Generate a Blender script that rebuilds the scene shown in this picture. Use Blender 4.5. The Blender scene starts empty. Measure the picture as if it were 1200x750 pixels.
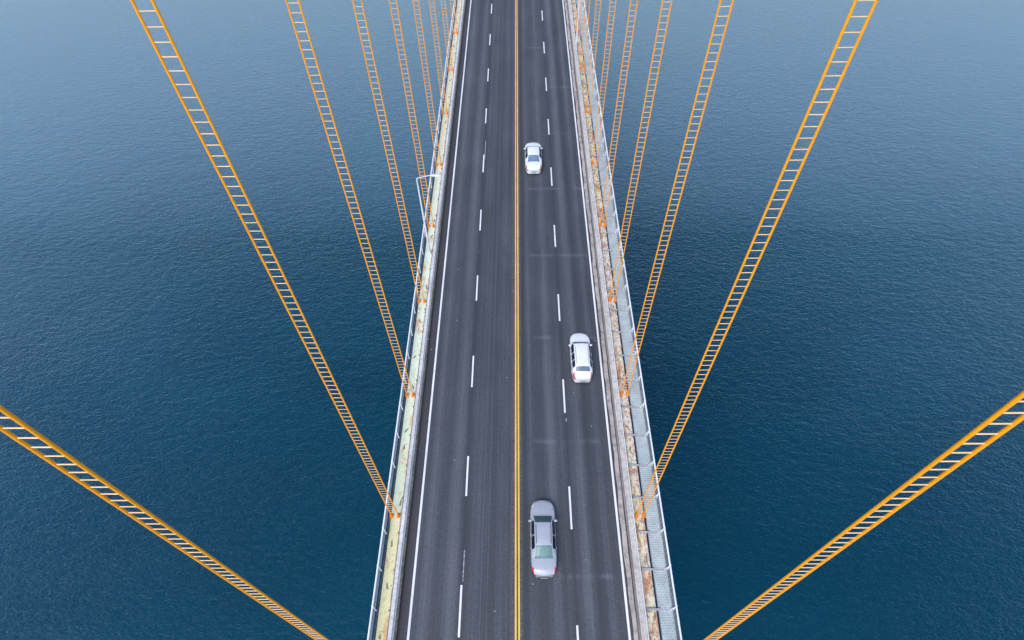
import bpy, bmesh, math, random
from mathutils import Matrix, Vector
import numpy as np
random.seed(7)
R = math.radians
SC = bpy.context.scene
COL = SC.collection
Y0, Y1 = -16.0, 170.0
HX, HP0, HS = 8.44, 4.825, 9.656          # hanger line, first foot, spacing

# ------------------------------------------------------------------ helpers
def tag(o, label=None, cat=None, group=None, kind=None):
    if label: o['label'] = label
    if cat: o['category'] = cat
    if group: o['group'] = group
    if kind: o['kind'] = kind
    return o

def empty(name, loc=(0, 0, 0)):
    o = bpy.data.objects.new(name, None)
    o.location = loc
    COL.objects.link(o)
    return o

class MB:
    def __init__(s):
        s.v = []; s.f = []; s.sm = []
    def add(s, vs, fs, smooth=False):
        n = len(s.v)
        s.v += [tuple(v) for v in vs]
        s.f += [tuple(i + n for i in f) for f in fs]
        s.sm += [smooth] * len(fs)
    def box(s, a, b):
        x0, y0, z0 = a; x1, y1, z1 = b
        s.add([(x0,y0,z0),(x1,y0,z0),(x1,y1,z0),(x0,y1,z0),(x0,y0,z1),(x1,y0,z1),(x1,y1,z1),(x0,y1,z1)],
              [(0,3,2,1),(4,5,6,7),(0,1,5,4),(1,2,6,5),(2,3,7,6),(3,0,4,7)])
        return s
    def tube(s, a, b, r0, r1=None, n=10, cap=True):
        r1 = r0 if r1 is None else r1
        a = Vector(a); b = Vector(b); d = (b - a).normalized()
        u = d.orthogonal().normalized(); w = d.cross(u)
        vs = []
        for c, r in ((a, r0), (b, r1)):
            for k in range(n):
                t = 2 * math.pi * k / n
                vs.append(c + u * r * math.cos(t) + w * r * math.sin(t))
        s.add(vs, [(k, (k+1) % n, n + (k+1) % n, n + k) for k in range(n)], True)
        if cap: s.add(vs, [tuple(reversed(range(n))), tuple(range(n, 2*n))])
        return s
    def path(s, pts, r, n=8):
        for a, b in zip(pts, pts[1:]): s.tube(a, b, r, n=n)
        return s
    def prism_y(s, prof, ya, yb, closed=True):
        n = len(prof)
        vs = [(x, ya, z) for x, z in prof] + [(x, yb, z) for x, z in prof]
        fs = [(k, (k+1) % n, n + (k+1) % n, n + k) for k in range(n if closed else n-1)]
        if closed: fs += [tuple(reversed(range(n))), tuple(range(n, 2*n))]
        s.add(vs, fs)
        return s
    def mesh(s, name):
        m = bpy.data.meshes.new(name)
        m.from_pydata(s.v, [], s.f)
        m.polygons.foreach_set('use_smooth', s.sm)
        bm = bmesh.new(); bm.from_mesh(m)
        bmesh.ops.recalc_face_normals(bm, faces=bm.faces)
        bm.to_mesh(m); bm.free()
        return m
    def build(s, name, mat, parent=None, loc=None, bevel=0):
        m = s.mesh(name)
        m.materials.append(mat)
        return put(name, m, parent, loc, bevel)

def put(name, m, parent=None, loc=None, bevel=0):
    o = bpy.data.objects.new(name, m)
    COL.objects.link(o)
    if parent: o.parent = parent
    if loc is not None: o.location = loc
    if bevel:
        b = o.modifiers.new('bevel', 'BEVEL'); b.width = bevel; b.segments = 2; b.limit_method = 'ANGLE'
    return o

# ------------------------------------------------------------------ node helpers
class NT:
    def __init__(s, name):
        s.m = bpy.data.materials.new(name); s.m.use_nodes = True
        s.t = s.m.node_tree; s.n = s.t.nodes; s.l = s.t.links
        s.b = s.n['Principled BSDF']
    def new(s, typ, **kw):
        nd = s.n.new(typ)
        for k, v in kw.items():
            if hasattr(nd, k): setattr(nd, k, v)
        return nd
    def link(s, a, b): s.l.new(a, b)
    def pos(s, scale=(1,1,1), rot=(0,0,0)):
        g = s.new('ShaderNodeNewGeometry')
        mp = s.new('ShaderNodeMapping')
        mp.inputs['Scale'].default_value = scale; mp.inputs['Rotation'].default_value = rot
        s.link(g.outputs['Position'], mp.inputs['Vector'])
        return mp.outputs['Vector']
    def noise(s, vec, scale=1, detail=4, rough=.5, dist=0):
        nd = s.new('ShaderNodeTexNoise')
        nd.inputs['Scale'].default_value = scale; nd.inputs['Detail'].default_value = detail
        nd.inputs['Roughness'].default_value = rough; nd.inputs['Distortion'].default_value = dist
        s.link(vec, nd.inputs['Vector'])
        return nd.outputs['Fac']
    def ramp(s, fac, stops, interp='LINEAR'):
        nd = s.new('ShaderNodeValToRGB'); nd.color_ramp.interpolation = interp
        e = nd.color_ramp.elements
        while len(e) < len(stops): e.new(.5)
        for i, (p, c) in enumerate(stops):
            e[i].position = p
            e[i].color = (c, c, c, 1) if isinstance(c, (int, float)) else (*c, 1)
        s.link(fac, nd.inputs['Fac'])
        return nd.outputs['Color']
    def mix(s, fac, a, b, mode='MIX'):
        nd = s.new('ShaderNodeMix', data_type='RGBA', blend_type=mode)
        for sock, v in ((nd.inputs[0], fac), (nd.inputs[6], a), (nd.inputs[7], b)):
            if isinstance(v, (int, float)): sock.default_value = v
            elif isinstance(v, tuple): sock.default_value = (*v, 1)
            else: s.link(v, sock)
        return nd.outputs[2]
    def math(s, op, a, b=None, c=None):
        nd = s.new('ShaderNodeMath', operation=op)
        for i, v in enumerate((a, b, c)):
            if v is None: continue
            if isinstance(v, (int, float)): nd.inputs[i].default_value = v
            else: s.link(v, nd.inputs[i])
        return nd.outputs[0]
    def bump(s, h, strength=.3, dist=.01):
        nd = s.new('ShaderNodeBump')
        nd.inputs['Strength'].default_value = strength; nd.inputs['Distance'].default_value = dist
        s.link(h, nd.inputs['Height']); s.link(nd.outputs[0], s.b.inputs['Normal'])
    def set(s, col=None, rough=None, metal=None, spec=None):
        for k, v in (('Base Color', col), ('Roughness', rough), ('Metallic', metal), ('Specular IOR Level', spec)):
            if v is None: continue
            if isinstance(v, tuple): s.b.inputs[k].default_value = (*v, 1)
            elif isinstance(v, (int, float)): s.b.inputs[k].default_value = v
            else: s.link(v, s.b.inputs[k])
        return s.m

def worn(name, base, dark, amount=.45, scale=3, rough=.5, metal=0, grime=.75):
    t = NT(name); p = t.pos()
    a = t.noise(p, scale, 6, .65)
    b = t.noise(p, scale*.15, 3, .5)
    f = t.ramp(a, [(1-amount-.12, 0), (1-amount+.08, 1)])
    g = t.ramp(b, [(.3, grime), (.7, 1.0)])
    c = t.mix(f, base, dark)
    return t.set(t.mix(1.0, c, g, 'MULTIPLY'), rough, metal)

# ------------------------------------------------------------------ materials
def mat_asphalt():
    t = NT('asphalt')
    g = t.new('ShaderNodeNewGeometry'); sp = t.new('ShaderNodeSeparateXYZ')
    t.link(g.outputs['Position'], sp.inputs[0]); X, Y = sp.outputs[0], sp.outputs[1]
    # wheel tracks: polished lighter bands
    tr = None
    for cx, w, a in ((-5.95,.42,.9),(-4.35,.42,.9),(-2.7,.4,.35),(-1.05,.38,.5),(.95,.36,.55),(2.55,.42,.9),(4.6,.4,1.0),(6.05,.36,.7),(-3.1,.1,.3),(3.3,.15,.25)):
        d = t.math('DIVIDE', t.math('SUBTRACT', X, cx), w*1.1)
        e = t.math('MULTIPLY', t.math('EXPONENT', t.math('MULTIPLY', t.math('MULTIPLY', d, d), -1.0)), a)
        tr = e if tr is None else t.math('ADD', tr, e)
    trm = t.math('MULTIPLY', tr, t.ramp(t.noise(t.pos((.25,.045,1)), 1, 3), [(.3,.55),(.7,1.1)]))
    streak = t.noise(t.pos((3.4, .012, 1)), 1, 5, .6)
    streak2 = t.noise(t.pos((13, .05, 1)), 1, 4, .6)
    grain = t.noise(t.pos(), 6.5, 6, .85)
    patch = t.noise(t.pos((.5,.16,1)), 1, 5, .6)
    v = t.math('ADD', t.math('MULTIPLY', trm, .40), t.math('MULTIPLY', t.math('SUBTRACT', streak, .5), .5))
    v = t.math('ADD', v, t.math('MULTIPLY', t.math('SUBTRACT', streak2, .5), .5))
    v = t.math('ADD', v, t.math('MULTIPLY', t.math('SUBTRACT', grain, .5), 1.3))
    v = t.math('ADD', v, t.math('MULTIPLY', t.math('SUBTRACT', patch, .5), .45))
    # oil-dark lane middles next to the dashes, thin pale construction seams
    for cx, w, a in ((-3.62,.14,-.16),(3.75,.1,-.15),(-1.95,.035,.3),(-2.35,.03,.18),(-.42,.05,.2),(.55,.22,-.25),(5.35,.3,-.18)):
        d = t.math('DIVIDE', t.math('SUBTRACT', X, cx), w)
        v = t.math('ADD', v, t.math('MULTIPLY', t.math('EXPONENT', t.math('MULTIPLY', t.math('MULTIPLY', d, d), -1.0)), a))
    # faint transverse bands over the floor beams, right-hand lanes only
    my = t.math('PINGPONG', t.math('SUBTRACT', t.math('ADD', Y, t.math('MULTIPLY', patch, .25)), 10.6), HS/2)
    d = t.math('DIVIDE', my, .16)
    band = t.math('EXPONENT', t.math('MULTIPLY', t.math('MULTIPLY', d, d), -1.0))
    mask = t.math('MULTIPLY', t.math('GREATER_THAN', X, 1.2), t.ramp(t.noise(t.pos((.6,.11,1)), 1, 2), [(.42,0),(.6,1)]))
    v = t.math('ADD', v, t.math('MULTIPLY', t.math('MULTIPLY', band, mask), .3))
    v = t.math('MULTIPLY_ADD', v, .62, .33)
    c = t.ramp(v, [(0,(.020,.025,.033)), (.35,(.052,.058,.069)), (.7,(.130,.141,.163)), (1,(.18,.20,.23))])
    wv = t.new('ShaderNodeTexVoronoi'); wv.feature = 'DISTANCE_TO_EDGE'; wv.inputs['Scale'].default_value = .16
    wn = t.new('ShaderNodeTexNoise'); wn.inputs['Scale'].default_value = .6; t.link(t.pos(), wn.inputs['Vector'])
    t.link(t.mix(.35, t.pos((1.6,.8,1)), wn.outputs['Color'], 'ADD'), wv.inputs['Vector'])
    crack = t.math('MULTIPLY', t.math('LESS_THAN', wv.outputs['Distance'], .006), t.ramp(t.noise(t.pos((1,.4,1)), .25, 2), [(.55,0),(.62,.22)]))
    c = t.mix(crack, c, (.022,.024,.029))
    oil = t.ramp(t.noise(t.pos((1,.5,1)), 1.1, 4, .6), [(.64,0),(.74,.45)])
    c = t.mix(oil, c, (.035,.038,.045))
    # browner gutters
    ax = t.math('ABSOLUTE', X)
    gut = t.ramp(t.math('SUBTRACT', ax, 6.3), [(.45, 0), (.75, 1)])
    c = t.mix(gut, c, t.mix(1.0, c, (1.12,.93,.9), 'MULTIPLY'))
    # pale grit specks
    vo = t.new('ShaderNodeTexVoronoi'); vo.inputs['Scale'].default_value = 1.1
    t.link(t.pos(), vo.inputs['Vector'])
    speck = t.math('MULTIPLY', t.math('LESS_THAN', vo.outputs['Distance'], .045), t.math('GREATER_THAN', t.noise(t.pos(), .6, 2), .55))
    c = t.mix(speck, c, (.4,.4,.42))
    t.bump(grain, .4, .01)
    return t.set(c, .6, 0, .5)

def mat_paint(name, base, wear=.5):
    t = NT(name)
    n = t.noise(t.pos((1,.5,1)), 7, 6, .75)
    f = t.ramp(n, [(.24+wear*.24, (.16,.165,.18)), (.31+wear*.28, base)])
    m = t.noise(t.pos(), .5, 3)
    return t.set(t.mix(1.0, f, t.ramp(m, [(.3,.82),(.7,1.0)]), 'MULTIPLY'), .6)

def mat_chord(side):
    t = NT('chord_paint_' + side); p = t.pos((1,.6,1))
    big = t.noise(t.pos((.3,.1,1)), 1, 3, .6)
    fine = t.noise(p, 5.5, 8, .78, .5)
    mid = t.noise(t.pos((1.4,.45,1)), 1.4, 5, .6, .8)
    g = t.new('ShaderNodeNewGeometry'); sp = t.new('ShaderNodeSeparateXYZ'); t.link(g.outputs['Position'], sp.inputs[0])
    Y = sp.outputs[1]
    if side == 'left':
        far = t.ramp(t.math('MULTIPLY', Y, .01), [(.0,(.74,.70,.38)), (.135,(.77,.73,.42)), (.152,(.74,.85,.66)), (.38,(.78,.86,.70)), (.6,(.78,.74,.54)), (1,(.76,.68,.50))], 'LINEAR')
        c = t.mix(t.ramp(big, [(.45,0),(.68,.3)]), far, (.62,.56,.26))
        c = t.mix(t.ramp(mid, [(.56,0),(.66,.75)]), c, (.70,.36,.14))
        c = t.mix(t.ramp(fine, [(.57,0),(.64,.9)]), c, (.19,.15,.12))
    else:
        c = t.mix(t.ramp(big, [(.42,0),(.58,1)]), (.74,.68,.58), (.80,.72,.42))
        c = t.mix(t.ramp(mid, [(.47,0),(.60,.9)]), c, (.60,.25,.11))
        c = t.mix(t.ramp(fine, [(.49,0),(.58,.9)]), c, (.24,.12,.08))
        c = t.mix(t.ramp(t.noise(p, 9, 5, .8), [(.58,0),(.68,.6)]), c, (.7,.66,.6))
    # cross laps
    br = t.new('ShaderNodeTexNoise')
    t.bump(fine, .5, .02)
    return t.set(c, .75)

def mat_orange():
    t = NT('orange_hanger_paint')
    n = t.noise(t.pos((1,1,3)), 6, 5, .7)
    c = t.ramp(n, [(.2,(.82,.29,.004)), (.5,(1.0,.365,.0005)), (.8,(1.0,.41,.001))])
    return t.set(c, .5, 0, .4)

def mat_water():
    t = NT('sea_water')
    n = t.n; 
    def layer(rot, sx, sy, sc, det, dist):
        return t.noise(t.pos((sx, sy, 1), (0,0,R(rot))), sc, det, .55, dist)
    a = layer(-32, 1, 2.3, .55, 5, .3)
    b = layer(-22, 1, 1.7, 1.9, 6, .3)
    c = layer(20, 1, 1.5, .07, 3, .3)
    h = t.math('ADD', t.math('MULTIPLY', a, 1.0), t.math('MULTIPLY', b, .62))
    h = t.math('ADD', h, t.math('MULTIPLY', c, .5))
    gust = layer(35, 1, 3.0, .012, 3, 1.0)
    h = t.math('MULTIPLY', h, t.ramp(gust, [(.3,.88),(.7,1.12)]))
    t.bump(h, 1.0, WAVE)
    pat = layer(0, 1, 1.6, .018, 3, .5)
    col = t.mix(t.ramp(pat, [(.3,0),(.7,1)]), (.0003,.031,.057), (.0006,.044,.076))
    lw = t.new('ShaderNodeLayerWeight'); lw.inputs['Blend'].default_value = .5
    nb = [x for x in t.n if x.bl_idname == 'ShaderNodeBump'][0]
    t.link(nb.outputs[0], lw.inputs['Normal'])
    fac = t.ramp(lw.outputs['Facing'], [(0,.006), (.1,.012), (.2,.03), (.33,.065), (.46,.17), (.6,.50), (1,.98)])
    df = t.new('ShaderNodeBsdfDiffuse'); gl = t.new('ShaderNodeBsdfGlossy'); mx = t.new('ShaderNodeMixShader')
    gl.inputs['Roughness'].default_value = .18; gl.inputs['Color'].default_value = (.58,.82,1,1)
    t.link(col, df.inputs['Color']); t.link(nb.outputs[0], gl.inputs['Normal'])
    t.link(fac, mx.inputs[0]); t.link(df.outputs[0], mx.inputs[1]); t.link(gl.outputs[0], mx.inputs[2])
    t.n.remove(t.b)
    t.link(mx.outputs[0], t.n['Material Output'].inputs['Surface'])
    return t.m
WAVE = .25

def mat_grating():
    t = NT('galvanised_grating')
    b = t.new('ShaderNodeTexBrick'); t.link(t.pos((1,1,1)), b.inputs['Vector'])
    b.inputs['Scale'].default_value = 2.0; b.inputs['Mortar Size'].default_value = .05
    b.inputs['Color1'].default_value = (.38,.44,.43,1); b.inputs['Color2'].default_value = (.49,.55,.54,1); b.inputs['Mortar'].default_value = (.62,.68,.67,1)
    b.offset = .5; b.inputs['Brick Width'].default_value = .35; b.inputs['Row Height'].default_value = .3
    n = t.noise(t.pos(), 1.2, 4)
    t.bump(b.outputs['Fac'], .4, .01)
    return t.set(t.mix(1.0, b.outputs['Color'], t.ramp(n, [(.3,.8),(.7,1.08)]), 'MULTIPLY'), .5, .25)

M = {}
M['asphalt'] = mat_asphalt()
M['white_line'] = mat_paint('white_road_paint', (.9,.9,.93), .3)
M['faded_line'] = mat_paint('faded_road_paint', (.5,.5,.54), .75)
M['yellow_line'] = mat_paint('yellow_road_paint', (.95,.60,.11), .3)
M['tan_line'] = worn('worn_centre_strip', (.15,.125,.11), (.07,.07,.08), .5, 6, .8)
M['chordL'] = mat_chord('left'); M['chordR'] = mat_chord('right')
M['orange'] = mat_orange()
M['rung'] = worn('pale_rung_paint', (.98,.64,.32), (.92,.52,.20), .3, 8, .55)
M['water'] = mat_water()
M['grating'] = mat_grating()
M['rail_white'] = worn('white_rail_paint', (.92,.92,.95), (.8,.8,.82), .35, 4, .4, 0, .9)
M['galv'] = worn('galvanised_steel', (.52,.53,.54), (.36,.35,.35), .4, 5, .5, .2)
M['barrierL'] = worn('aged_white_barrier', (.78,.76,.79), (.60,.56,.54), .45, 4, .55)
M['barrierR'] = worn('beige_barrier', (.70,.65,.61), (.50,.43,.38), .45, 4, .6)
M['lip'] = worn('yellowish_kerb_edge', (.48,.44,.28), (.24,.18,.12), .45, 5, .7)
M['rust'] = worn('rusted_steel', (.11,.06,.04), (.05,.035,.03), .5, 5, .85)
M['blotch'] = worn('grey_brown_blotch', (.20,.19,.15), (.32,.30,.22), .5, 6, .9)
M['dirt'] = worn('silt_concrete', (.54,.48,.44), (.28,.25,.24), .42, 1.6, .9)
M['concrete'] = worn('grey_concrete', (.30,.29,.29), (.2,.19,.18), .4, 2, .85)
M['darksteel'] = worn('dark_steel', (.10,.11,.13), (.05,.05,.06), .5, 3, .7)
M['lamp_paint'] = worn('pale_lamp_paint', (.8,.81,.84), (.66,.66,.68), .3, 3, .4)
M['lens'] = NT('lamp_lens').set((.75,.76,.78), .15)

# ------------------------------------------------------------------ water and road
w = MB(); S = 6000
w.add([(-S,-S,0),(S,-S,0),(S,S,0),(-S,S,0)], [(0,1,2,3)])
water = w.build('water', M['water'], loc=(0,0,-50)); tag(water, 'dark blue rippled sea far below the bridge', None, None, 'structure')

road = MB().box((-7.5, Y0, -.12), (7.5, Y1, 0)).build('road', M['asphalt'])
tag(road, 'dark asphalt four lane carriageway', None, None, 'structure')
deck = MB().box((-7.98, Y0, -.5), (7.98, Y1, -.125))
for k in range(19):                                      # floor beams reaching the girders
    y = HP0 + HS * (k - 1)
    deck.box((-8.05, y - .2, -1.8), (8.05, y + .2, -.503))
tag(deck.build('bridge_deck', M['concrete']), 'concrete deck slab under the carriageway', None, None, 'structure')
Z = .004
def strip(x0, x1, ya, yb, name, mat, z=Z):
    return MB().box((x0, ya, .001), (x1, yb, z)).build(name, mat, road)
XL, XR = -6.767, 6.924
strip(XL-.075, XL+.075, Y0, Y1, 'edge_line', M['white_line'])
strip(XR-.075, XR+.075, Y0, Y1, 'edge_line', M['white_line'])
strip(-.36, .36, Y0, Y1, 'worn_strip', M['tan_line'], .003)
strip(-.155, -.045, Y0, Y1, 'centre_line', M['yellow_line'], .007)
strip(.06, .17, Y0, Y1, 'centre_line', M['yellow_line'], .007)
for x, ph in ((-3.624, 6.925 - 9), (3.735, 13.562 - 18)):
    m = MB().box((-.065, 0, .001), (.065, 3.04, Z)).mesh('lane_dash'); m.materials.append(M['white_line'])
    y = ph
    while y < 165:
        put('lane_dash', m, road, (x, y, 0)); y += 9
for x, ya, yb in ((-3.545, 10.2, 12.2), (-3.5, 54.2, 57.5), (3.80, 21.8, 22.1)):
    strip(x-.03, x+.03, ya, yb, 'worn_dash_mark', M['faded_line'])
# silt strip and kerb edges beside the right and left edge lines
for s in (-1, 1):
    if s > 0:
        a = MB(); n = 240; vs = []; fs = []
        for i in range(n + 1):
            y = Y0 + (Y1 - Y0) * i / n
            wob = .035 * math.sin(i * 1.7) + .03 * math.sin(i * .43 + 1) + random.uniform(-.012, .012)
            vs += [(7.14 + wob, y, .009), (7.44 + wob * .4, y, .013)]
        fs = [(2*i, 2*i+1, 2*i+3, 2*i+2) for i in range(n)]
        a.add(vs, fs); o = a.build('silt_strip', M['dirt'], road)
    k = MB().box((s*7.505 if s > 0 else -7.62, Y0, -.12), (7.62 if s > 0 else -7.505, Y1, .13))
    k.build('kerb', M['lip'] if s < 0 else M['concrete'], road)

# ------------------------------------------------------------------ girders
for s, nm in ((-1, 'left'), (1, 'right')):
    g = empty('edge_girder', (s*8.44, 0, 0))
    mat = M['chordL'] if s < 0 else M['chordR']
    MB().box((-.33, Y0, .0), (.33, Y1, .06)).box((-.27, Y0, -2.4), (.27, Y1, -.003)).build('chord', mat, g, bevel=.01)
    if s < 0: tag(g, 'pale yellow-green painted steel girder with rust patches along the left edge', 'girder')
    else: tag(g, 'rust-mottled pinkish and yellow steel girder along the right edge', 'girder')
    sp = MB().box((-.31, -.42, .0605), (.31, .42, .078))
    for ix in (-.24, -.12, .12, .24):
        for iy in (-.35, -.2, .2, .35): sp.tube((ix, iy, .075), (ix, iy, .1), .022, n=6)
    spm = sp.mesh('splice_plate'); spm.materials.append(mat)
    for k in range(17):
        put('splice_plate', spm, g, (0, HP0 + HS*k - 5.2, 0))
    # thin grey-brown plates that read as dark marks on both chords
    rnd = random.Random(3 + s)
    for k in range(30 if s < 0 else 14):
        y = 6 + k * (3.2 if s < 0 else 6.5) + rnd.uniform(-1, 1)
        if abs(((y - HP0) / HS + .5) % 1 - .5) * HS < .7: y += 1.2
        q = MB(); a = rnd.uniform(-.5, .5); ll = rnd.uniform(.12, .34)
        x = rnd.uniform(-.12, .2)
        ca, sa = math.cos(a), math.sin(a)
        pts = [(-.06,-ll),(.08,-ll*.8),(.05,ll),(-.03,ll*.6)]
        pp = [(x + ca*u - sa*v, y + sa*u + ca*v) for u, v in pts]
        q.add([(u,v,.061) for u,v in pp] + [(u,v,.072) for u,v in pp], [(4,5,6,7),(0,1,5,4),(1,2,6,5),(2,3,7,6),(3,0,4,7)])
        q.build('blotch_plate', M['blotch'], g)

# ------------------------------------------------------------------ guardrails between road and girder
PS = HS / 4
for s, nm in ((-1, 'left'), (1, 'right')):
    g = empty('guardrail', (s*7.7, 0, 0))
    bm_ = M['barrierL'] if s < 0 else M['barrierR']
    def P(xs): return [(s*x, z) for x, z in xs]
    # corrugated beam seen from above, upper tube outboard, thin lower lip inboard
    MB().prism_y(P([(-.06,.46),(-.13,.5),(-.06,.56),(-.13,.62),(-.06,.68),(-.03,.68),(-.03,.46)]), Y0, Y1).build('beam', bm_, g)
    MB().prism_y(P([(-.05,.74),(-.05,.80),(.19,.80),(.19,.74)]), Y0, Y1).build('top_rail', M['barrierL'] if s < 0 else M['barrierR'], g, bevel=.015)
    MB().tube((s*.235, Y0, .78), (s*.235, Y1, .78), .03).build('outer_tube', M['rail_white'] if s > 0 else M['lip'], g)
    pm = MB().box((-.05,-.09,.0),(.05,.09,.74)).box((-.14,-.14,-.02),(.14,.14,.02)).box((-.02,-.05,.6),(.25*s,.05,.74)).mesh('post'); pm.materials.append(M['rust'])
    k = 0; y = HP0 - 2*HS + 1.1
    while k < 62:
        put('post', pm, g, (s*.1, y, -.1)); y += PS; k += 1
    tag(g, 'white-grey steel guardrail between the left lanes and the girder' if s < 0 else 'beige steel guardrail between the right lanes and the girder', 'guardrail')

# ------------------------------------------------------------------ walkway on the right, catwalk strip on the left
wk = MB().box((8.93, Y0, .0), (9.78, Y1, .05)).build('walkway', M['grating'])
tag(wk, 'grey galvanised grating walkway outside the right girder', None, None, 'structure')
MB().box((8.90, Y0, -.05), (8.926, Y1, .09)).build('side_plate', M['galv'], wk)
MB().box((9.784, Y0, -.05), (9.81, Y1, .12)).build('side_plate', M['galv'], wk)
bmsh = MB().box((8.12, -.055, .13), (8.99, .055, .24)).box((9.0, -.05, .052), (9.76, .05, .075)).mesh('cross_beam'); bmsh.materials.append(M['galv'])
brk = MB().box((8.0, -.06, -.5), (9.8, .06, -.06)).mesh('floor_bracket'); brk.materials.append(M['darksteel'])
YB = 13.3
k0 = -6
for k in range(k0, 56):
    y = YB + k * PS
    put('cross_beam', bmsh, wk, (0, y, 0))
    put('floor_bracket', brk, wk, (0, y, 0))
lw = MB().box((-8.93, Y0, -.05), (-8.78, Y1, .02)).build('ledge', M['darksteel'])
tag(lw, 'narrow dark steel ledge outside the left girder', None, None, 'structure')

# ------------------------------------------------------------------ outer handrails
for s in (-1, 1):
    x = -8.99 if s < 0 else 9.82
    g = empty('handrail', (x, 0, 0))
    MB().tube((0, Y0, 1.1), (0, Y1, 1.1), .055, n=12).build('top_rail', M['rail_white'], g)
    for z in (.28, .55, .82):
        MB().tube((0, Y0, z), (0, Y1, z), .012 if s > 0 else .014, n=6).build('wire', M['galv'], g)
    if s < 0: pm = MB().box((-.03,-.03,-.1),(.03,.03,1.08)).box((.0,-.03,-.08),(.24,.03,-.02)).tube((.0,0,1.0),(0,0,1.17),.06,n=8)
    else: pm = MB().box((-.03,-.03,-.1),(.03,.03,1.08)).tube((-.2,0,.1),(-.01,0,.8),.03).tube((.0,0,1.0),(0,0,1.16),.06,n=8)
    pm = pm.mesh('post'); pm.materials.append(M['rail_white'])
    for k in range(k0, 56): put('post', pm, g, (0, YB + k*PS, 0))
    # infill mesh: thin uprights
    inf = MB()
    y = 0.0 if s > 0 else 120.0
    while y < 110:
        inf.box((-.006, y-.006, .1), (.006, y+.006, 1.05)); y += .302
    if s > 0: inf.build('infill_bars', M['galv'], g)
    tag(g, 'thin white handrail on posts along the outer left side' if s < 0 else 'white handrail along the outside of the grating walkway', 'handrail')

# ------------------------------------------------------------------ hangers
SEP = .485
def rope_mesh(h):
    return MB().tube((0,0,.3), (0,0,h), .040, n=10).mesh('rope')
sock = MB().tube((0,0,.06),(0,0,.2),.10,.11,n=12).tube((0,0,.2),(0,0,.48),.11,.05,n=12).box((-.12,-.16,.0805),(.12,.16,.11)).tube((-.14,0,.17),(.14,0,.17),.035,n=8)
sock = sock.mesh('socket')
t = NT('orange_red_socket_paint'); t.set(t.ramp(t.noise(t.pos(), 12, 4), [(.35,(.75,.17,.01)),(.6,(.98,.32,.01))]), .5); M['sock'] = t.m
sock.materials.append(M['sock'])
rung = MB().tube((-SEP/2, 0, 0), (SEP/2, 0, 0), .016, n=6, cap=False)
for q in (-1, 1): rung.tube((q*SEP/2, 0, -.035), (q*SEP/2, 0, .03), .042, n=8)
# rung bar pale, collars orange
rm = rung.mesh('rung'); rm.materials.append(M['rung']); rm.materials.append(M['orange'])
for p in rm.polygons:
    if abs(p.center.x) > SEP/2 - .05 and len(p.vertices) <= 8 and abs(p.center.x) > .19: p.material_index = 1
def cable_h(y): return 3 + 47 * ((222 - y) / 222) ** 2
ORD = ['nearest the viewer, running off the {s} edge', 'second from the viewer on the {s} side',
       'third from the viewer on the {s} side', 'fourth from the viewer on the {s} side', 'fifth from the viewer on the {s} side',
       'sixth from the viewer on the {s} side', 'seventh from the viewer on the {s} side', 'eighth from the viewer on the {s} side', 'farthest one on the {s} side, closest to the road']
for s, nm in ((-1, 'left'), (1, 'right')):
    for k in range(9):
        y = HP0 + HS * k
        hh = min(cable_h(y), 38.2)
        g = empty('hanger', (-8.50 if s < 0 else 8.51, y, 0))
        tag(g, 'orange ladder-like hanger ropes, ' + ORD[k].format(s=nm), 'bridge hanger', 'orange hangers along the ' + nm + ' girder')
        m = rope_mesh(cable_h(y) - .3); m.materials.append(M['orange'])
        for q in (-1, 1):
            put('rope', m, g, (q*SEP/2, 0, 0)); put('socket', sock, g, (q*SEP/2, 0, 0))
        z = .75; n = 0
        while z < hh - .4 and n < 98:
            put('rung', rm, g, (0, 0, z)); z += .379; n += 1
# main cables the hangers hang from (far above the frame)
for s, nm in ((-1, 'left'), (1, 'right')):
    mc = MB(); pts = [(s*8.44, y, cable_h(y)) for y in range(-30, 171, 5)]
    mc.path(pts, .3, 12)
    tag(mc.build('main_cable', M['orange']), 'thick main suspension cable above the ' + nm + ' hangers', 'main cable')

# ------------------------------------------------------------------ street lamps
def lamp(x, y, s, label):
    g = empty('street_lamp', (x, y, 0))
    tag(g, label, 'street lamp', 'lamps on the bridge')
    MB().tube((0,0,.3),(0,0,9.1),.10,.06,n=14).build('pole', M['lamp_paint'], g)
    MB().box((-.17,-.17,.08),(.17,.17,.14)).tube((0,0,.14),(0,0,.5),.14,.11,n=12).box((-.14,-.03,-.3),(.14,.03,.12)).build('base_plate', M['lamp_paint'], g)
    d = -s
    MB().path([(0,0,9.0),(d*.1,0,9.13),(d*.5,0,9.25),(d*.95,0,9.36),(d*1.3,0,9.4)], .04, 10).build('arm', M['lamp_paint'], g)
    # cobra head: flattened loft
    hd = MB(); n = 12; rings = []
    st = [(1.15,.04,.04),(1.25,.10,.07),(1.45,.15,.09),(1.75,.165,.095),(1.98,.14,.075),(2.08,.05,.03)]
    vs = []
    for u, wy, hz in st:
        for k in range(n):
            a = 2*math.pi*k/n
            vs.append((d*u, wy*math.cos(a), 9.4 + hz*math.sin(a)*(1 if math.sin(a) > 0 else .55)))
    fs = [(i*n+k, i*n+(k+1)%n, (i+1)*n+(k+1)%n, (i+1)*n+k) for i in range(len(st)-1) for k in range(n)]
    hd.add(vs, fs, True); hd.add(vs[-n:], [tuple(range(n))], True)
    h = hd.build('lamp_head', M['lamp_paint'], g)
    MB().tube((d*1.65,0,9.36),(d*1.65,0,9.30),.12,.09,n=14).build('lens', M['lens'], h)
lamp(-8.27, 39.7, -1, 'pale street lamp on the left girder with its arm reaching over the guardrail')
lamp(8.05, 78.0, 1, 'pale street lamp pole at the far right side, its top beyond the frame')

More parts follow.
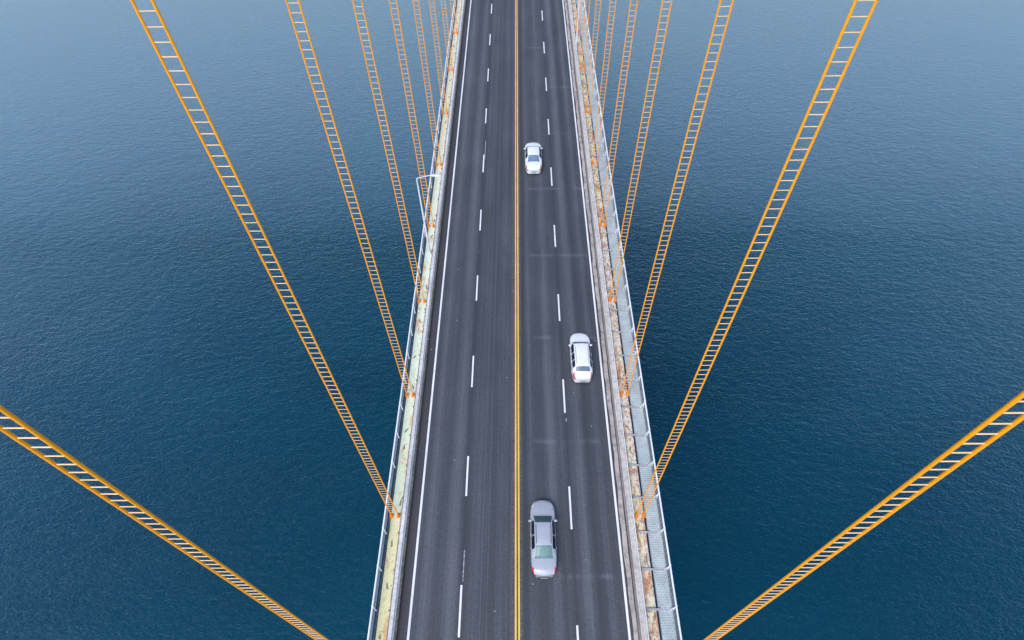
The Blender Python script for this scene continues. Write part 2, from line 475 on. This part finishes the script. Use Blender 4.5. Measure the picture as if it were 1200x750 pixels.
# ------------------------------------------------------------------ cars
def pch(xs, ys, x):
    xs = np.array(xs, float); ys = np.array(ys, float); h = np.diff(xs); d = np.diff(ys)/h
    m = np.zeros(len(xs))
    m[0] = d[0]; m[-1] = d[-1]
    for i in range(1, len(xs)-1):
        m[i] = 0 if d[i-1]*d[i] <= 0 else 2*d[i-1]*d[i]/(d[i-1]+d[i])
    i = np.clip(np.searchsorted(xs, x) - 1, 0, len(h)-1); t = (x - xs[i])/h[i]
    return ys[i]*(1+2*t)*(1-t)**2 + m[i]*h[i]*t*(1-t)**2 + ys[i+1]*t*t*(3-2*t) + m[i+1]*h[i]*t*t*(t-1)

def car(c):
    L, W = c['L'], c['W']/2
    root = empty('car', c['loc']); tag(root, c['label'], 'car', 'cars driving away in the right-hand lanes')
    NI, SEG = 132, [5, 5, 5, 9, 7, 7]
    T = np.linspace(0, 1, NI+1)
    ws = [.215, .80]                                 # axle positions (t)
    grid = []
    for t in T:
        zt = pch(*c['top'], t); wt = pch(*c['topw'], t)*W; wm = pch(*c['plan'], t)*W
        zb = min(pch(*c['belt'], t), zt - .035)
        zs = .2
        for a in ws:
            d = (t - a)*L
            if abs(d) < .37: zs = max(zs, math.sqrt(.37**2 - d*d) + .31)
        y = (t - .5)*L
        P = [(wm*.94, min(zs, zb-.12)), (wm*.995, min(max(.45, zs+.02), zb-.08)), (wm, min(max(.66, zs+.04), zb-.05)), (wm*.955, zb), (wt, zt - .02), (wt*.55, zt + c['crown']*.75), (0, zt + c['crown'])]
        row = []
        for j, n in enumerate(SEG):
            a, b = P[j], P[j+1]
            for k in range(n):
                u = k/n; row.append((a[0]+(b[0]-a[0])*u, y, a[1]+(b[1]-a[1])*u))
        row.append((0, y, P[-1][1])); grid.append(row)
    G = np.array(grid); NJ = G.shape[1]-1
    for _ in range(3):                                # soften creases along the section
        H = G.copy(); H[:, 1:-1] = G[:, 1:-1]*.5 + (G[:, :-2] + G[:, 2:])*.25
        H[:, -1, 0] = 0; H[:, -1, 2] = G[:, -1, 2]*.5 + G[:, -2, 2]*.5; G = H
    for _ in range(2):
        H = G.copy(); H[1:-1] = G[1:-1]*.5 + (G[:-2] + G[2:])*.25; H[:, :, 1] = G[:, :, 1]; G = H
    # round nose and tail in plan: pull the centre of each end outwards
    for i in range(NI+1):
        t = T[i]; e = max(0, 1 - t/.06)**2 - max(0, 1 - (1-t)/.08)**2
        if e: G[i, :, 1] -= np.sign(e)*abs(e)*.16*(1 - (np.abs(G[i, :, 0])/W)**2) * (1)
    J = np.cumsum([0] + SEG)
    def cls(i, j):
        t = (T[i]+T[i+1])/2; jj = j + .5
        side = J[3]+.8 < jj < J[4]-1.0
        topz = jj > J[4]+1.0
        a, b = c['wind']
        if topz and a < t < b: return 'windshield'
        a, b = c['rear']
        if topz and a < t < b: return 'rear_window'
        if side:
            for a, b in c['sides']:
                if a < t < b: return 'side_window'
        if t < c.get('tl', .07) and J[2]-3 < jj < J[4]+1.0 : return 'taillight'
        if t > .915 and J[2]-1 < jj < J[4] and t < .985: return 'headlight'
        if t > .985 and jj < J[2]: return 'grille'
        if (t < .022) and jj < J[2]+1 and c.get('darkrail'): return 'bumper_insert'
        return 'body'
    parts = {}
    for sgn in (-1, 1):
        for i in range(NI):
            for j in range(NJ):
                k = cls(i, j)
                if k in ('taillight', 'headlight', 'side_window'): k = (k, sgn)
                q = [G[i, j], G[i+1, j], G[i+1, j+1], G[i, j+1]]
                q = [(sgn*v[0], v[1], v[2]) for v in q]
                parts.setdefault(k, []).append(q)
    for i in (0, NI):                                  # close the ends
        col = [tuple(v) for v in G[i]] + [(-v[0], v[1], v[2]) for v in G[i][-2::-1]]
        cz = sum(v[2] for v in col)/len(col); cy = col[NJ][1]
        for a, b in zip(col, col[1:] + col[:1]): parts['body'].append([a, b, (0, cy, cz)])
    MT = c['mats']
    for k, quads in parts.items():
        nm = k[0] if isinstance(k, tuple) else k
        b = MB()
        for q in quads: b.add(q, [tuple(range(len(q)))], True)
        me = bpy.data.meshes.new(nm); me.from_pydata(b.v, [], b.f)
        bm = bmesh.new(); bm.from_mesh(me); bmesh.ops.remove_doubles(bm, verts=bm.verts, dist=.0008)
        bmesh.ops.recalc_face_normals(bm, faces=bm.faces)
        if nm != 'body':                               # make outward
            cn = Vector((0, 0, .6))
            for f in bm.faces:
                if f.normal.dot(f.calc_center_median() - cn) < 0: f.normal_flip()
        for f in bm.faces: f.smooth = True
        bm.to_mesh(me); bm.free()
        me.materials.append(MT.get(nm, MT['body']))
        put(nm, me, root)
    # dark underbody and lower sill
    MB().box((-W*.88, -L*.47, .13), (W*.88, L*.47, .42)).build('underbody', M['tyre'], root)
    # wheels
    for sx in (-1, 1):
        for a in ws:
            wy = (a-.5)*L; wx = sx*(W - .13)
            tyre = MB(); n = 28; prof = [(-.1,.2),(-.105,.28),(-.09,.315),(.09,.315),(.105,.28),(.1,.2)]
            vs = [(u, r*math.cos(2*math.pi*q/n), r*math.sin(2*math.pi*q/n)) for u, r in prof for q in range(n)]
            tyre.add(vs, [(i*n+q, i*n+(q+1)%n, (i+1)*n+(q+1)%n, (i+1)*n+q) for i in range(5) for q in range(n)], True)
            wh = tyre.build('wheel', M['tyre'], root, (wx, wy, .315))
            rim = MB().tube((sx*.02,0,0),(sx*.085,0,0),.2,.19,n=24)
            for q in range(5):
                an = 2*math.pi*q/5; rim.tube((sx*.09,0,0),(sx*.1,.17*math.cos(an),.17*math.sin(an)),.03,n=6)
            rim.build('rim', M['rim'], wh)
    # mirrors
    tm = c['wind'][0] + (c['wind'][1]-c['wind'][0])*.45
    for sx in (-1, 1):
        my = (tm-.5)*L; b = bmesh.new(); bmesh.ops.create_uvsphere(b, u_segments=14, v_segments=10, radius=1)
        for v in b.verts: v.co = Vector((v.co.x*.12, v.co.y*.085, v.co.z*.075))
        for f in b.faces: f.smooth = True
        me = bpy.data.meshes.new('mirror'); b.to_mesh(me); b.free(); me.materials.append(MT['body'])
        put('mirror', me, root, (sx*(W+.0), my, .94))
    # door shut lines, roof rails, wipers, plate, antenna
    def surf(t, j):                                    # point on the surface
        f = t*NI; i = int(f); u = f - i
        return Vector(G[i, j]*(1-u) + G[min(i+1, NI), j]*u)
    for sx in (-1, 1):
        for t in c['doors']:
            pts = [surf(t, j) for j in range(2, J[3]+1)]
            MB().path([(sx*(p.x+.0015), p.y, p.z) for p in pts], .006, 5).build('door_seam', M['seam'], root)
        for t in c['handles']:
            p = surf(t, J[3]-2)
            MB().box((sx*p.x-.02, p.y-.09, p.z-.012), (sx*p.x+.02, p.y+.09, p.z+.012)).build('door_handle', MT['body'], root, bevel=.006)
    # boot and bonnet seams across
    for t, j0 in c['cuts']:
        pts = [surf(t, j) for j in range(j0, NJ+1)]
        full = [(p.x, p.y, p.z+.0015) for p in pts] + [(-p.x, p.y, p.z+.0015) for p in pts[-2::-1]]
        MB().path(full, .006, 5).build('panel_seam', M['seam'], root)
    if c.get('railed'):
        for sx in (-1, 1):
            a, bb = c['railed']; pts = [surf(a+(bb-a)*q/8, J[4]+2) for q in range(9)]
            MB().path([(sx*p.x, p.y, p.z + (.03 if 0 < q < 8 else 0)) for q, p in enumerate(pts)], .018, 8).build('roof_rail', M['seam'] if c['railed'][0] < .4 and c.get('darkrail') else M['rim'], root)
    p = surf(c['wind'][1]-.012, NJ-3)
    for ox in (-.05, -.62):
        MB().tube((ox, p.y+.0, p.z+.012), (ox+.5, p.y-.08, p.z+.05), .01, n=5).build('wiper', M['seam'], root)
    p0 = surf(.0, J[2])
    MB().box((-.24, p0.y-.175, .5), (.24, p0.y-.155, .62)).build('number_plate', M['plate'], root)
    return root

M['tyre'] = NT('tyre_rubber').set((.015,.015,.017), .8)
M['rim'] = NT('alloy').set((.5,.5,.52), .3, .8)
M['seam'] = NT('dark_seam').set((.03,.03,.035), .6)
M['plate'] = NT('plate_white').set((.34,.35,.38), .5)
def carpaint(name, col, rough=.28, metal=0.):
    t = NT(name); n = t.noise(t.pos(), 2.5, 4)
    t.b.inputs['Coat Weight'].default_value = .6; t.b.inputs['Coat Roughness'].default_value = .08
    return t.set(t.mix(1.0, col, t.ramp(n, [(.3,.92),(.7,1.0)]), 'MULTIPLY'), rough, metal)
def glass(name, col):
    t = NT(name); t.b.inputs['IOR'].default_value = 1.5
    n = t.noise(t.pos(), 1.5, 2)
    return t.set(t.mix(1.0, col, t.ramp(n, [(.3,.75),(.7,1.1)]), 'MULTIPLY'), .3, 0, .3)
red = NT('taillight_red').set((.72,.05,.07), .2); red2 = NT('taillight_pale').set((.6,.16,.18), .2)
hl = NT('headlight_glass').set((.72,.68,.6), .12); grl = NT('grille_dark').set((.03,.03,.035), .5)
white = carpaint('white_car_paint', (.84,.85,.88))
silver = carpaint('silver_lilac_car_paint', (.44,.465,.52), .4, .1)
def mset(body, wind, rear, side, tl): return dict(body=body, windshield=wind, rear_window=rear, side_window=side, taillight=tl, headlight=hl, grille=grl, bumper_insert=grl)
dk = glass('dark_side_glass', (.006,.012,.035))
sedan = dict(
    top=([0,.03,.08,.18,.345,.45,.56,.64,.775,.9,.97,1], [.80,.96,1.0,1.04,1.38,1.43,1.43,1.38,.98,.86,.74,.58]),
    topw=([0,.06,.18,.34,.5,.64,.775,.9,.97,1], [.80,.82,.76,.64,.66,.66,.78,.76,.66,.52]),
    plan=([0,.015,.05,.12,.3,.6,.86,.93,.975,1], [.66,.80,.90,.96,1,1,.97,.90,.77,.62]),
    belt=([0,.1,.5,.78,1], [.92,.96,.93,.88,.6]), crown=.045,
    wind=(.655,.77), rear=(.185,.335), sides=[(.30,.475),(.49,.70)], doors=(.30,.49,.70), handles=(.33,.52), cuts=((.175,21),(.785,20)))
suv = dict(
    top=([0,.015,.045,.10,.17,.3,.5,.64,.755,.9,.97,1], [.86,.96,1.04,1.22,1.44,1.51,1.53,1.47,1.03,.90,.78,.6]),
    topw=([0,.05,.10,.17,.3,.5,.64,.755,.9,.97,1], [.74,.76,.72,.66,.66,.68,.68,.80,.76,.64,.48]),
    plan=([0,.015,.05,.12,.3,.6,.86,.93,.975,1], [.68,.82,.91,.97,1,1,.96,.89,.76,.60]),
    belt=([0,.1,.5,.78,1], [.98,1.0,.97,.92,.62]), crown=.05,
    wind=(.655,.75), rear=(.075,.155), sides=[(.17,.30),(.315,.465),(.48,.68)], doors=(.30,.47,.69), handles=(.33,.5), cuts=((.765,20),), tl=.07)
car(dict(sedan, L=4.72, W=1.72, loc=(1.75, 12.85, 0), railed=(.36,.62), darkrail=True, label='silver-lilac sedan with greenish windows, the nearest car, beside the yellow centre line',
    mats=mset(silver, glass('greenish_sky_windscreen', (.05,.10,.105)), glass('green_sky_rear_glass', (.12,.235,.225)), dk, red)))  # greenish glass colours include painted sky reflection
car(dict(suv, L=4.35, W=1.72, loc=(5.25, 27.45, 0), railed=(.2,.6), label='white tall hatchback in the outer right lane, the middle of the three cars',
    mats=mset(white, glass('grey_windscreen', (.05,.07,.11)), glass('hatch_glass', (.14,.18,.24)), dk, red2)))
car(dict(sedan, L=4.65, W=1.84, loc=(1.84, 53.75, 0), label='white sedan with blue-grey rear window, the farthest car, in the inner right lane',
    mats=mset(white, glass('pale_windscreen', (.3,.34,.4)), glass('blue_grey_rear_glass', (.16,.23,.34)), dk, red2)))

# ------------------------------------------------------------------ camera
cx, H, pitch, yaw, roll, f = CAMP = (.3647, 41.0688, 52.3208, 1.4129, -1.5261, 696.78)
a, b, g = R(yaw), R(pitch), R(roll)
right = Vector((math.cos(a), math.sin(a), 0)); fh = Vector((-math.sin(a), math.cos(a), 0))
F = fh*math.cos(b) + Vector((0,0,-math.sin(b))); U = fh*math.sin(b) + Vector((0,0,math.cos(b)))
R2 = right*math.cos(g) + U*math.sin(g); U2 = U*math.cos(g) - right*math.sin(g)
cam = bpy.data.cameras.new('camera'); co = bpy.data.objects.new('camera', cam); COL.objects.link(co)
mw = Matrix((R2, U2, -F)).transposed().to_4x4(); mw.translation = Vector((cx, 0, H)); co.matrix_world = mw
cam.sensor_width = 36; cam.lens = f/1200*36; cam.clip_end = 20000; cam.clip_start = .1
SC.camera = co

# ------------------------------------------------------------------ haze volume added ahead, in place of sky reflection on far water
hz = MB().box((-900, 92, -49.9), (900, 1800, 44)).mesh('sheen_mist')
hm = bpy.data.materials.new('sheen_mist'); hm.use_nodes = True; hn = hm.node_tree
for nd in list(hn.nodes):
    if nd.type == 'BSDF_PRINCIPLED': hn.nodes.remove(nd)
vs_ = hn.nodes.new('ShaderNodeVolumeScatter'); vs_.inputs['Density'].default_value = .0048; vs_.inputs['Color'].default_value = (.42,.66,1,1)
hn.links.new(vs_.outputs[0], hn.nodes['Material Output'].inputs['Volume'])
hz.materials.append(hm); tag(put('sheen_mist', hz), 'added blue-grey haze volume, lightening the far water like reflected sky', None, None, 'structure')
SC.cycles.volume_bounces = 1

# ------------------------------------------------------------------ light
EL, AZ = 52, 205     # sun behind thin overcast, behind the viewer
wd = bpy.data.worlds.new('World'); SC.world = wd; wd.use_nodes = True
nt = wd.node_tree; bg = nt.nodes['Background']
sky = nt.nodes.new('ShaderNodeTexSky'); sky.sky_type = 'NISHITA'; sky.sun_disc = False
sky.sun_elevation = R(EL); sky.sun_rotation = R(AZ); sky.air_density = 1.0; sky.dust_density = 1.2; sky.ozone_density = 1.5
nt.links.new(sky.outputs[0], bg.inputs[0]); bg.inputs[1].default_value = .22
sl = bpy.data.lights.new('sun', 'SUN'); sl.energy = 2.3; sl.angle = R(22); sl.color = (1, .96, .92)
so = bpy.data.objects.new('sun', sl); COL.objects.link(so)
d = Vector((math.sin(R(AZ))*math.cos(R(EL)), math.cos(R(AZ))*math.cos(R(EL)), math.sin(R(EL))))
so.rotation_euler = d.to_track_quat('Z', 'Y').to_euler()
SC.view_settings.view_transform = 'Standard'; SC.view_settings.look = 'None'; SC.view_settings.exposure = 0
